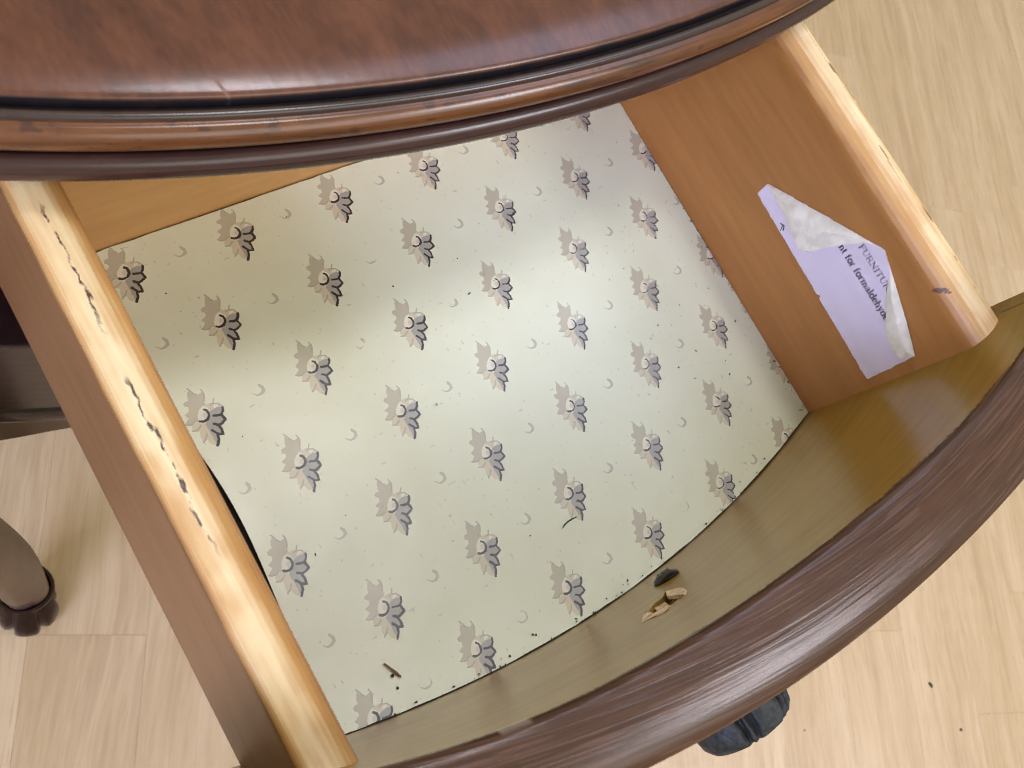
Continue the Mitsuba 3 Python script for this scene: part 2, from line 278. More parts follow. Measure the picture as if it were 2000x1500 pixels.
def tube(pts, radii, n=10):
    pts = np.asarray(pts, float); secs = []
    for i, q in enumerate(pts):
        d = pts[min(i + 1, len(pts) - 1)] - pts[max(i - 1, 0)]; d /= np.linalg.norm(d)
        a = np.cross(d, [0.1, 0.2, 0.97]); a /= np.linalg.norm(a); b = np.cross(d, a)
        t = np.linspace(0, 2 * np.pi, n, endpoint=False)[:, None]
        secs.append(q + radii[i] * (np.cos(t) * a + np.sin(t) * b))
    return loft(secs)

# ------------------------------------------------------------------ floor
def box(c0, c1, v0, v1, z0, z1, bev=0.0015):
    """a board on the floor: along FU from c0 to c1, across FV from v0 to v1, its top edges eased"""
    vs = []
    for z, e in ((z0, 0), (z1 - bev, 0), (z1, bev)):
        for a, b in ((c0 + e, v0 + e), (c1 - e, v0 + e), (c1 - e, v1 - e), (c0 + e, v1 - e)):
            xy = FU * a + FV * b; vs.append([xy[0], xy[1], z])
    f = []
    for l in (0, 4):
        for j in range(4):
            k = (j + 1) % 4
            f += [[l + j, l + k, l + 4 + k], [l + j, l + 4 + k, l + 4 + j]]
    f += [[8, 9, 10], [8, 10, 11]]
    return np.array(vs), np.array(f)
add('floor', (np.array([[-80, -80, FLOOR - 0.3], [110, -80, FLOOR - 0.3], [110, 100, FLOOR - 0.3], [-80, 100, FLOOR - 0.3]], float), np.array([[0, 1, 2], [0, 2, 3]])), 'subfloor', smooth=False)
labels['floor'] = {'kind': 'structure', 'label': 'pale oak strip floor under the table'}
prng = random.Random(3)
for s in range(-14, 12):
    v0 = FV0 + FW * s; L = 11.4
    start = -1.83 if s == -9 else (-1.71 if s == 0 else prng.uniform(0, L))
    start -= math.ceil((start + 26) / L) * L
    a = start
    while a < 40:
        add(numbered('floor__plank'), box(a + 0.0018, a + L - 0.0018, v0 + 0.0015, v0 + FW - 0.0015, FLOOR - 0.25, FLOOR), f'floor_oak_{prng.randrange(5)}', smooth=False)
        a += L

# ------------------------------------------------------------------ drawer
tag('drawer', 'pulled-out wooden drawer with a bowed dark brown front and pale rounded side boards', 'drawer')
ycb = lambda X: -4.46 + 0.0475 * (X - 2.5) ** 2                                   # front's inner face at the bottom
_pt = np.polyfit([-1.6, -.651, -.29, .434, .992, 1.569, 2.093, 2.873, 3.832, 4.493, 4.947, 6.0, 6.6], [-3.55, -4.045, -4.159, -4.314, -4.409, -4.49, -4.512, -4.486, -4.43, -4.387, -4.34, -3.98, -3.7], 5)
yct = lambda X: np.polyval(_pt, X)                                                # ... at the top
_po = np.polyfit([-1.6, -0.4, .611, 1.36, 2.101, 2.98, 4.038, 4.337, 5.2, 6.0, 6.6], [-4.18, -4.60, -4.897, -5.033, -5.082, -5.101, -5.082, -5.06, -4.93, -4.70, -4.46], 5)
yco = lambda X: np.polyval(_po, X)                                                # outer edge
def yin(X, z): return ycb(X) + (yct(X) - ycb(X)) * np.clip(z / 2.8, -0.2, 1)
secs = []
ZF0 = -0.5
for X in np.linspace(-1.62, 6.03, 190):
    yt, yo = yct(X), yco(X); w = yt - yo
    sec = [(yin(X, z), z) for z in np.linspace(ZF0, TOPZ - 0.05, 14)]
    sec += [(yt - 0.06 * (1 - math.cos(q)), TOPZ - 0.05 + 0.05 * math.sin(q)) for q in np.linspace(.22, 1.45, 7)]
    for t in np.linspace(0.10, 0.88, 9): sec.append((yt - 0.045 - (w - 0.087) * t, TOPZ - 0.047 * max(0, (t - .32) / .68) ** 2))
    sec += [(yo + 0.035, TOPZ - 0.062), (yo + 0.010, TOPZ - 0.085), (yo, TOPZ - 0.13)]
    sec += [(yo - 0.02 * math.sin(math.pi * t), TOPZ - 0.13 + (ZF0 - TOPZ + 0.13) * t) for t in np.linspace(0.15, 1, 8)]
    secs.append([(X, y, z) for y, z in sec])
fv, ff = loft(secs)
front = m3.Manifold(m3.Mesh(np.asarray(fv, np.float32), np.asarray(ff, np.uint32)))
# a splintered hole beside the screw
def inner_frame(X, z, lift=0.0):
    s = (yin(X + .01, z) - yin(X - .01, z)) / .02
    t = np.array([1, s, 0]) / math.hypot(1, s); nrm = np.array([-s, 1, 0]) / math.hypot(1, s)
    return np.array([X, yin(X, z), z]) + nrm * lift, t, nrm
o, t, nrm = inner_frame(1.985, 1.335)
hole = [(-.358, .206), (-.199, -.015), (-.125, -.052), (-.011, -.157), (.08, -.203), (.125, -.20), (.20, -.27), (.272, -.35), (.248, -.222), (.212, -.013), (.106, .202), (.035, .263), (-.013, .242), (-.11, .286), (-.196, .339), (-.251, .35), (-.306, .276)]
HC = (-.03, .04)
def on_face(a, b, d): return o + t * a + np.array([0, 0, 1.0]) * b + nrm * d
def hole_solid(depth, lift):
    return loft([[on_face(HC[0] + (a - HC[0]) * s_, HC[1] + (b - HC[1]) * s_, d) for a, b in hole] for d, s_ in ((lift, 1.0), (-depth * .6, .82), (-depth, .45))])
if isinstance(front, m3.Manifold) and front.status() == m3.Error.NoError and front.num_tri() > 0:
    hv, hf = hole_solid(0.16, 0.05)
    cut = m3.Manifold(m3.Mesh(np.asarray(hv, np.float32), np.asarray(hf, np.uint32)))
    if cut.status() == m3.Error.NoError: front = front - cut
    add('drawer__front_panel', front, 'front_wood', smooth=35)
else:
    print('front not manifold', front.status()); add('drawer__front_panel', (fv, ff), 'front_wood', smooth=35)
labels['drawer__front_panel'] = {'label': 'bowed drawer front, olive brown inside and dark brown over the top edge'}
# raw wood that lines the hole, with a lifted sliver
bowl = []
for d, s_ in ((0.004, 1.02), (-0.06, .86), (-0.11, .60), (-0.10, .28)):
    for a, b in hole:
        j, k_ = 0.014 * rng.standard_normal(2)
        bowl.append(on_face(HC[0] + (a - HC[0]) * s_ + j * (s_ < 1), HC[1] + (b - HC[1]) * s_ + k_ * (s_ < 1), d + 0.014 * rng.standard_normal() * (s_ < 1)))
bowl.append(on_face(*HC, -.08))
n = len(hole); bf = list(grid_faces(4, n, wrap_v=True)) + [[3 * n + j, 3 * n + (j + 1) % n, 4 * n] for j in range(n)]
add('drawer__front_panel__gouge', (np.array(bowl), np.array(bf)), 'raw_wood_dark', smooth=False)
labels['drawer__front_panel__gouge'] = {'label': 'splintered gouge of bare pale wood'}
def chip(pts, thick, key, bsdf='raw_wood'):
    a = [on_face(*q) for q in pts]; b = [q - nrm * thick for q in a]
    add(numbered(key), loft([b, a]), bsdf, smooth=False)
chip([(.272, -.35, .006), (.248, -.222, .012), (.212, -.013, .018), (.106, .202, .02), (.035, .263, .012), (.039, .10, .022), (.098, -.076, .016)], .03, 'drawer__front_panel__splinter')
chip([(-.358, .206, .004), (-.199, -.015, .004), (-.117, -.064, -.004), (-.156, .01, .002), (-.232, .086, .004), (-.269, .156, .008), (-.235, .22, .010), (-.12, .235, .004), (-.115, .27, .002), (-.196, .325, .004), (-.26, .36, .006), (-.306, .276, .006)], .02, 'drawer__front_panel__splinter')
chip([(-.015, -.139, -.02), (.062, -.178, -.03), (.06, -.081, -.015), (-.06, .15, -.008), (-.17, .25, -.03), (-.16, .17, -.025)], .05, 'drawer__front_panel__splinter')
# the knob's screw
o2, t2, n2 = inner_frame(2.555, 0.60)
def dome(o_, t_, n_, prof, seg=28):
    up = np.cross(t_, n_); v = []
    for r, h in prof:
        for q in np.linspace(0, 2 * np.pi, seg, endpoint=False): v.append(o_ + n_ * h + r * (math.cos(q) * t_ + math.sin(q) * up))
    return np.array(v).reshape(len(prof), seg, 3)
add('drawer__screw', loft(dome(o2, t2, n2, [(.118, -.01), (.125, .012), (.112, .035), (.07, .06), (.03, .068)])), 'screw_steel')
labels['drawer__screw'] = {'label': 'dark domed screw head inside the drawer front'}
up2 = np.array([0, 0, 1])
for ang in (0.5, 0.5 + math.pi / 2):
    dd = math.cos(ang) * t2 + math.sin(ang) * up2; ee = -math.sin(ang) * t2 + math.cos(ang) * up2
    q0 = [o2 + n2 * h + dd * a + ee * b for h in (.045, .071) for a, b in ((-.055, -.012), (.055, -.012), (.055, .012), (-.055, .012))]
    add(numbered('drawer__screw__slot'), loft(np.array(q0).reshape(2, 4, 3)), 'groove_black', smooth=False)

# sides: full-length boards with a rounded top edge
def side(x_in, x_out, y0, ytop=2.25, r_in=.17, r_out=.05, zb=-.35):
    secs = []
    for Y in np.linspace(y0, -4.6, 60):
        a, b = x_in(Y), x_out(Y); w = b - a; s = np.sign(w); w = abs(w)
        yy = Y
        pts = [(0, zb), (0, ytop - r_in)]
        pts += [(r_in * (1 - math.cos(q)), ytop - r_in + r_in * math.sin(q)) for q in np.linspace(.2, math.pi / 2, 8)]
        pts += [(w - r_out * (1 - math.cos(q)), ytop - r_out + r_out * math.sin(q)) for q in np.linspace(math.pi / 2, .0, 7)]
        pts += [(w, zb)]
        wob = 0.006 * (meshkit.noise(np.array([Y * 1.3, a, 2.0])) - .5)
        secs.append([(a + s * (p + wob), max(yy, -9), z + wob * (z > 1.5)) for p, z in pts])
    secs = np.array(secs); Ys = np.linspace(y0, -4.6, 60)
    for i in range(secs.shape[1]):                          # stop at the front's inner face
        ye = yin(secs[-1, i, 0], secs[-1, i, 2]) - 0.02
        yn = y0 + (Ys - y0) / (-4.6 - y0) * (ye - y0)
        for k in (0, 2): secs[:, i, k] = np.interp(-yn, -Ys, secs[:, i, k])
        secs[:, i, 1] = yn
    return loft(secs)
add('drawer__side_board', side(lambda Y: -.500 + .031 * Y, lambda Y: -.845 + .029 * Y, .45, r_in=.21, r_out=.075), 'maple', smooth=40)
labels['drawer__side_board'] = {'label': 'side board with a dark grimy crack along its rounded top'}
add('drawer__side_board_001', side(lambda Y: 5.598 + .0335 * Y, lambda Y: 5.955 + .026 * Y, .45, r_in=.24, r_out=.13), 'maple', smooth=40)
labels['drawer__side_board_001'] = {'label': 'side board that carries the peeling label'}
bx = lambda x0, x1, y0, y1, z0, z1: loft(np.array([[(x0, y0, z0), (x1, y0, z0), (x1, y1, z0), (x0, y1, z0)], [(x0, y0, z1), (x1, y0, z1), (x1, y1, z1), (x0, y1, z1)]], float))
add('drawer__back_board', bx(-.50, 5.60, .26, .55, -.35, 2.2), 'back_maple', smooth=False)
xs = np.linspace(-.55, 5.55, 40)
bot = [(x, ycb(x) - .02) for x in xs] + [(5.60, .25), (-.5, .25)]
bp = Polygon(bot); bm = trimesh.creation.extrude_polygon(bp, .10, engine='earcut'); bm.apply_translation([0, 0, -.16])
add('drawer__bottom_board', bm, 'bottom_board', smooth=False)
# ribbed knob on the outer face, in line with the screw
KX, KZ = 2.37, 0.80
ky = yco(KX)
kn = []
NA = 240
def groove(a):
    g = 0
    for c_ in (-0.62, -0.40, 0.40, 0.62):
        for off in (math.pi / 2, -math.pi / 2):
            d = (a - off - c_ + math.pi) % (2 * math.pi) - math.pi
            g += math.exp(-(d / 0.062) ** 2)
    return min(g, 1)
for yq, s in [(.10, .70), (.03, .90), (.0, .97), (-.08, 1.0), (-.20, 1.0), (-.30, .96), (-.37, .86), (-.40, .70), (-.42, .45), (-.425, .2)]:
    ring = []
    for a in np.linspace(0, 2 * np.pi, NA, endpoint=False):
        k = 1 - 0.20 * groove(a) * min(1, s * 1.1)
        ring.append((KX + 0.43 * s * k * math.cos(a), ky - .36 + yq * .82, KZ + 0.40 * s * k * math.sin(a)))
    kn.append(ring)
add('drawer__knob', loft(kn), 'pewter', smooth=35)
labels['drawer__knob'] = {'label': 'dark pewter ribbed knob on the drawer front'}
add('drawer__knob__stem', loft([[(KX + r * math.cos(a), ky + y, KZ + r * math.sin(a)) for a in np.linspace(0, 2 * np.pi, 24, endpoint=False)] for y, r in ((.02, .2), (-.06, .19), (-.14, .12), (-.35, .13))]), 'pewter', smooth=40)

# ------------------------------------------------------------------ liner
def xl(Y): return -.255 + .108 * np.exp(-((Y + 2.15) / .95) ** 2)
def xr(Y): return 5.590 + .0335 * Y
nu, nv = 150, 130
lv = []
for i in range(nu):
    for j in range(nv):
        a, b = i / (nu - 1), j / (nv - 1)
        yb = .245
        X = None; Y = -2.0
        for _ in range(3):
            X0_, X1_ = xl(Y), xr(Y); X = X0_ + (X1_ - X0_) * a
            Y = yb + (ycb(X) + .012 - yb) * b
        jag = 0.008 * (meshkit.noise(np.array([X * 9, 3., 1.])) - .5) if j in (0, nv - 1) else 0
        lift = .05 * math.exp(-((X - xl(Y)) / .35) ** 2) * math.exp(-((Y + 2.2) / .9) ** 2)
        lift += .018 * (meshkit.fbm(np.array([X * .55, Y * .55, 4.]), 2) - .5)
        lv.append((X, Y + jag, lift + .0))
lv = np.array(lv)
lf = grid_faces(nu, nv)
if np.cross(lv[lf[0, 1]] - lv[lf[0, 0]], lv[lf[0, 2]] - lv[lf[0, 0]])[2] < 0: lf = lf[:, ::-1]
rim = list(range(nv)) + [i * nv + nv - 1 for i in range(1, nu)] + [(nu - 1) * nv + j for j in range(nv - 2, -1, -1)] + [i * nv for i in range(nu - 2, 0, -1)]
N0 = len(lv); lv = np.vstack([lv, lv[rim] - [0, 0, .012]])
m_ = len(rim)
lf = np.vstack([lf] + [[[rim[k], rim[(k + 1) % m_], N0 + (k + 1) % m_], [rim[k], N0 + (k + 1) % m_, N0 + k]] for k in range(m_)])
add('drawer_liner', (lv, lf), 'liner_paper', smooth=40)
tag('drawer_liner', 'cream wallpaper liner printed with beige flowers and small crescents on the drawer bottom', 'drawer liner')

# ------------------------------------------------------------------ peeling label on the right side board
def xplane(Y): return 5.598 + .0335 * Y
def on_side(Y, z, lift): return (xplane(Y) - lift, Y, z)
lab = [(-1.892, .988), (-3.05, .957), (-3.075, .985), (-3.09, .954), (-3.985, .927), (-3.997, .945), (-3.998, 1.553), (-3.70, 1.66), (-3.039, 1.894), (-2.45, 1.53), (-1.905, 1.185), (-1.885, 1.16)]
lab = [(a[0] + (b[0] - a[0]) * k / m_ + (.003 * rng.standard_normal() if k else 0), a[1] + (b[1] - a[1]) * k / m_ + (.003 * rng.standard_normal() if k else 0)) for a, b in zip(lab, lab[1:] + lab[:1]) for m_ in [max(1, int(math.dist(a, b) / .05))] for k in range(m_)]
lp = Polygon(lab).buffer(0)
lm = trimesh.creation.extrude_polygon(lp, .004, engine='earcut')
add('paper_label', (np.array([on_side(a, b, .004 + c) for a, b, c in lm.vertices]), lm.faces), 'label_paper', smooth=False)
tag('paper_label', 'torn lilac paper label peeling off the right drawer side, its corner folded down', 'label')
def flap(fold, free, key, hmax, seed):
    """a strip of paper from the fold line over to the free edge; both given as (Y, z) polylines of one length"""
    n = 26
    f_, g_ = [np.array([[np.interp(s, np.linspace(0, 1, len(l)), np.array(l)[:, k]) for k in (0, 1)] for s in np.linspace(0, 1, 40)]) for l in (fold, free)]
    v = []
    for i in range(40):
        wdt = np.linalg.norm(g_[i] - f_[i])
        for j in range(n):
            a = j / (n - 1); q = f_[i] * (1 - a) + g_[i] * a
            h = min(hmax, .35 * wdt) * (math.sin(min(1, a * 2.6) * math.pi / 2)) * (1 - .25 * a) + .010
            h += .028 * (meshkit.fbm(np.array([q[0] * 7, q[1] * 7, seed]), 3) - .5) * min(1, a * 4) * min(1, wdt * 4)
            v.append(on_side(q[0], q[1], max(h, .009)))
    v = np.array(v); f = grid_faces(40, n)
    add(key, (v, f), 'label_back', smooth=True)
flap([(-1.890, 1.178), (-2.25, 1.405), (-2.66, 1.665), (-3.045, 1.905)], [(-1.95, 1.165), (-2.25, 1.18), (-2.58, 1.145), (-2.64, 1.175), (-2.80, 1.60), (-2.90, 1.80), (-3.02, 1.89)], 'paper_label__folded_corner', .11, 1.0)
flap([(-3.045, 1.90), (-3.35, 1.80), (-3.7, 1.68), (-4.0, 1.56)], [(-3.05, 1.89), (-3.21, 1.85), (-3.33, 1.73), (-3.51, 1.59), (-3.70, 1.44), (-3.83, 1.415), (-3.95, 1.43), (-3.995, 1.54)], 'paper_label__folded_corner_001', .055, 5.0)
labels['paper_label__folded_corner'] = {'label': 'white back of the larger folded corner'}
labels['paper_label__folded_corner_001'] = {'label': 'white back of the narrow fold at the end'}
# lettering, serif strokes on a box of cap height 1: lists of polylines (thin or thick)
def arc(cx, cy, rx, ry, a0, a1, n=12): return [(cx + rx * math.cos(a), cy + ry * math.sin(a)) for a in np.linspace(math.radians(a0), math.radians(a1), n)]
X_ = .66
GL = {
 'F': (.66, [[(.14, 0), (.14, 1)]], [[(.02, 0), (.28, 0)], [(.02, 1), (.62, 1), (.62, .82)], [(.14, .52), (.48, .52)], [(.48, .62), (.48, .42)]]),
 'U': (.80, [[(.14, 1), (.14, .3)]], [[(.02, 1), (.28, 1)], [(.52, 1), (.76, 1)], [(.64, 1), (.64, .3)], arc(.39, .28, .25, .28, 180, 360)]),
 'R': (.76, [[(.14, 0), (.14, 1)], [(.36, .5), (.66, 0)]], [[(.02, 0), (.28, 0)], [(.02, 1), (.36, 1)], arc(.36, .75, .24, .25, 90, -90), [(.36, .5), (.14, .5)], [(.62, 0), (.76, 0)]]),
 'N': (.84, [[(.12, 1), (.68, 0)]], [[(.0, 1), (.14, 1)], [(.14, 1), (.14, 0)], [(.04, 0), (.26, 0)], [(.68, 0), (.68, 1)], [(.56, 1), (.80, 1)]]),
 'I': (.38, [[(.17, 0), (.17, 1)]], [[(.04, 0), (.30, 0)], [(.04, 1), (.30, 1)]]),
 'T': (.68, [[(.32, 0), (.32, 1)]], [[(.19, 0), (.45, 0)], [(.02, .82), (.02, 1), (.62, 1), (.62, .82)]]),
 'E': (.68, [[(.14, 0), (.14, 1)]], [[(.02, 0), (.60, 0), (.60, .2)], [(.02, 1), (.58, 1), (.58, .84)], [(.14, .52), (.44, .52)]]),
 'i': (.34, [[(.15, 0), (.15, X_)], [(.15, .88), (.151, .9)]], [[(.03, 0), (.28, 0)], [(.03, X_), (.15, X_)]]),
 'n': (.62, [[(.13, 0), (.13, X_)], [(.46, 0), (.46, .42)]], [[(.02, 0), (.24, 0)], [(.02, X_), (.13, X_)], arc(.30, .44, .17, .21, 160, 0), [(.36, 0), (.57, 0)]]),
 't': (.42, [[(.15, .86), (.15, .14)]], [[(.02, X_), (.34, X_)], arc(.27, .14, .12, .14, 180, 300)]),
 'f': (.42, [[(.15, 0), (.15, .8)]], [[(.03, 0), (.30, 0)], [(.02, X_), (.34, X_)], arc(.29, .82, .14, .18, 180, 45)]),
 'o': (.60, [arc(.28, .33, .23, .33, 110, 250), arc(.28, .33, .23, .33, -70, 70)], [arc(.28, .33, .23, .33, 0, 360, 24)]),
 'r': (.46, [[(.13, 0), (.13, X_)]], [[(.02, 0), (.26, 0)], [(.02, X_), (.13, X_)], arc(.30, .46, .17, .2, 170, 60)]),
 'm': (.94, [[(.13, 0), (.13, X_)], [(.45, 0), (.45, .42)], [(.77, 0), (.77, .42)]], [[(.02, 0), (.24, 0)], [(.02, X_), (.13, X_)], arc(.29, .44, .16, .21, 160, 0), arc(.61, .44, .16, .21, 160, 0), [(.36, 0), (.55, 0)], [(.68, 0), (.88, 0)]]),
 'a': (.54, [[(.40, .08), (.40, .48)]], [arc(.26, .48, .14, .18, 0, 160), arc(.22, .18, .17, .18, 20, 340), [(.40, .08), (.50, .02)], [(.40, .40), (.22, .36)]]),
 'l': (.34, [[(.15, 0), (.15, 1.02)]], [[(.03, 0), (.28, 0)], [(.03, 1.02), (.15, 1.02)]]),
 'd': (.62, [[(.46, 0), (.46, 1.02)], arc(.27, .32, .20, .32, 110, 250)], [arc(.27, .32, .20, .32, 0, 360, 20), [(.34, 1.02), (.46, 1.02)], [(.46, 0), (.56, 0)]]),
 'e': (.54, [arc(.27, .33, .22, .33, 100, 260)], [arc(.27, .33, .22, .33, 0, 300, 20), [(.06, .36), (.48, .36)]]),
 'h': (.62, [[(.13, 0), (.13, 1.02)], [(.46, 0), (.46, .42)]], [[(.02, 0), (.24, 0)], [(.02, 1.02), (.13, 1.02)], arc(.30, .44, .17, .21, 160, 0), [(.36, 0), (.57, 0)]]),
 'y': (.56, [[(.08, X_), (.28, .04)]], [[(.0, X_), (.18, X_)], [(.36, X_), (.54, X_)], [(.46, X_), (.26, -.1), (.16, -.26), (.06, -.24)]]),
 ' ': (.34, [], []),
}
def write(text, Y0, Y1, z0, cap, key, thick, thin):
    adv = sum(GL[c][0] for c in text); sx = (Y0 - Y1) / adv; x = 0; polys = []
    for c in text:
        w_, tk, tn = GL[c]
        for l, b in [(l, thick) for l in tk] + [(l, thin) for l in tn]:
            polys.append(LineString([(x * sx + a * sx, q * cap) for a, q in l]).buffer(b * cap / 2, quad_segs=3, cap_style='flat' if len(l) == 2 else 'round'))
        x += w_
    add_ink(unary_union(polys), Y0, z0, key)
def add_ink(g, Y0, z0, key):
    ms = [trimesh.creation.extrude_polygon(q.simplify(.0008), .0015, engine='earcut') for q in getattr(g, 'geoms', [g]) if q.area > 1e-7]
    q = trimesh.util.concatenate(ms)
    add(numbered(key), (np.array([on_side(Y0 - a, z0 + b, .0085 + c) for a, b, c in q.vertices]), q.faces), 'ink', smooth=False)
write('FURNITURE', -2.885, -3.42, 1.677, .064, 'paper_label__lettering', .15, .085)
write('int for formaldehyde', -2.755, -3.592, 1.484, .076, 'paper_label__lettering', .185, .105)
add_ink(unary_union([LineString([(0, .02), (.04, .045), (.07, .0)]).buffer(.006), LineString([(.03, .03), (.055, -.03)]).buffer(.005)]), -2.27, 1.02, 'paper_label__lettering')
add_ink(LineString(arc(0, 0, .03, .03, -60, 60)).buffer(.005), -2.62, 1.15, 'paper_label__lettering')

# ------------------------------------------------------------------ table
tag('side_table', 'dark mahogany table with an oval moulded top, seen at its front edge above the drawer', 'table')
CX, CY = 3.62, 3.28
def ell(off=0.0, a=7.5, b=4.165, n=400, t0=0, t1=2 * np.pi, end=False):
    q = np.linspace(t0, t1, n, endpoint=end); x, y = a * np.cos(q), b * np.sin(q)
    nx, ny = x / a ** 2, y / b ** 2; l = np.hypot(nx, ny)
    return np.stack([CX + x + off * nx / l, CY + y + off * ny / l], 1), q
TZ = 2.95
def ring_loft(profile, key, bsdf, n=400, smooth=35, closed=True):
    rings = [np.c_[ell(o_, n=n)[0], np.full(n, TZ + z)] for o_, z in profile]
    v = np.array(rings); L = np.linspace(0, 40, n, endpoint=False)
    uv = np.stack([np.tile(L, len(profile)), np.repeat(np.arange(len(profile)) * .1, n)], 1)
    f = grid_faces(len(profile), n, wrap_v=True, wrap_u=closed)
    vv = v.reshape(-1, 3)
    if closed and trimesh.Trimesh(vv, f, process=False).volume < 0: f = f[:, ::-1]
    scene[key] = mikit.ply((W(vv), f), bsdf, smooth=True, uv=uv)
# veneered panel with an eased rim
ring_in = [(-4.0, 0), (-3.0, 0), (-2.0, 0), (-1.2, 0), (-.6, 0), (-.36, .0), (-.26, -.002), (-.19, -.006), (-.13, -.013), (-.08, -.022), (-.04, -.031), (-.015, -.040), (.0, -.055), (.003, -.09), (.003, -.16)]
n = 400
rings = np.array([np.c_[ell(o_, n=n)[0], np.full(n, TZ + z)] for o_, z in ring_in]).reshape(-1, 3)
v = np.vstack([rings, [[CX, CY, TZ]]]); f = grid_faces(len(ring_in), n, wrap_v=True)
f = np.vstack([f[:, ::-1], [[len(rings), j, (j + 1) % n] for j in range(n)]])
tm = trimesh.Trimesh(v, f, process=False)
if tm.face_normals[-1][2] < 0: f = f[:, ::-1]
f[:-n] = f[:-n]
v_, f_ = v, f
nrm_ok = np.cross(v[f[0, 1]] - v[f[0, 0]], v[f[0, 2]] - v[f[0, 0]])[2]
if nrm_ok < 0: f_[:-n] = f_[:-n][:, ::-1]
add('side_table__top_panel', (v_, f_), 'mahogany_top', smooth=True)
labels['side_table__top_panel'] = {'label': 'flat reddish brown veneered panel of the top'}
def arcp(cx, cz, rx, rz, a0, a1, k): return [(cx + rx * math.cos(math.radians(a)), cz + rz * math.sin(math.radians(a))) for a in np.linspace(a0, a1, k)]
ring_loft([(-.05, -.17), (.004, -.135), (.02, -.14), (.04, -.13), (.052, -.10), (.06, -.07)], 'side_table__groove', 'groove_black', closed=True)
ring_loft([(.05, -.11), (.056, -.072), (.064, -.058), (.078, -.050), (.098, -.054), (.112, -.064), (.118, -.086), (.122, -.092)] + arcp(.105, -.185, .112, .10, 74, -40, 14) + [(.165, -.265), (.13, -.29), (.05, -.30)], 'side_table__moulding', 'mould_wood')
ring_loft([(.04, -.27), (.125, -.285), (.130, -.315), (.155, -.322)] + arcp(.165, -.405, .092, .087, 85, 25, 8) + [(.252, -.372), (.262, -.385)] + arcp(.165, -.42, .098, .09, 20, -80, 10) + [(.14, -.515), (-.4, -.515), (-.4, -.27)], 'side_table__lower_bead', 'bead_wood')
labels['side_table__moulding'] = {'label': 'rubbed brown rounded moulding round the top'}
labels['side_table__lower_bead'] = {'label': 'dark double bead under the moulding'}
# scratch on the panel
sp = [(.33, -.30), (.42, -.46)]
# underside
e0 = Polygon(ell(-.25, n=200)[0]); um = trimesh.creation.extrude_polygon(e0, .12, engine='earcut'); um.apply_translation([0, 0, TZ - .50])
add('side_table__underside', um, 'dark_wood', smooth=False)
# carcass below the top: drawer rail with ledge, bead and a shaped apron; ends and back
def rail_section(off_out, off_in, z0, z1, t0, t1, key, bsdf, n=120, prof=None):
    p1, q = ell(off_out, n=n, t0=t0, t1=t1, end=True); p0, _ = ell(off_in, n=n, t0=t0, t1=t1, end=True)
    z0f = z0 if callable(z0) else (lambda s: z0)
    secs = []
    for i in range(n):
        zb = z0f(p1[i, 0])
        if prof is None: sec = [(0, zb), (1, zb), (1, z1), (0, z1)]
        else: sec = prof(zb, z1)
        secs.append([(*(p0[i] + (p1[i] - p0[i]) * a), z) for a, z in sec])
    add(key, loft(secs), bsdf, smooth=40)
A0, A1 = math.radians(180), math.radians(360)
RF = -.35                                     # the carcass face stands this far inside the panel's edge
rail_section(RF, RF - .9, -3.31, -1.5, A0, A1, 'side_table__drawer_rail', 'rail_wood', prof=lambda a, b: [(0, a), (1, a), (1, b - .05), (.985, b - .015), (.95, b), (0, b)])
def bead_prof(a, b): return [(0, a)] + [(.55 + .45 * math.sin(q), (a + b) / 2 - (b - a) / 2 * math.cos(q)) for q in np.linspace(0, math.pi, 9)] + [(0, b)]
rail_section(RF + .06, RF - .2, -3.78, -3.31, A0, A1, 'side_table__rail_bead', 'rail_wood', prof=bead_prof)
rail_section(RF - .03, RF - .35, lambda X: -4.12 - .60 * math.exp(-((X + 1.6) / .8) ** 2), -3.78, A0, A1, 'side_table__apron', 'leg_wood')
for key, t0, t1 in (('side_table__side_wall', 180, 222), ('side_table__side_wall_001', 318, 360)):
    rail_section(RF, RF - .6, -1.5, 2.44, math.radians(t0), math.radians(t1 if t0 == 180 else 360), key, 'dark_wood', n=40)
rail_section(RF, RF - .5, -3.7, 2.44, 0, math.pi, 'side_table__back_wall', 'dark_wood')
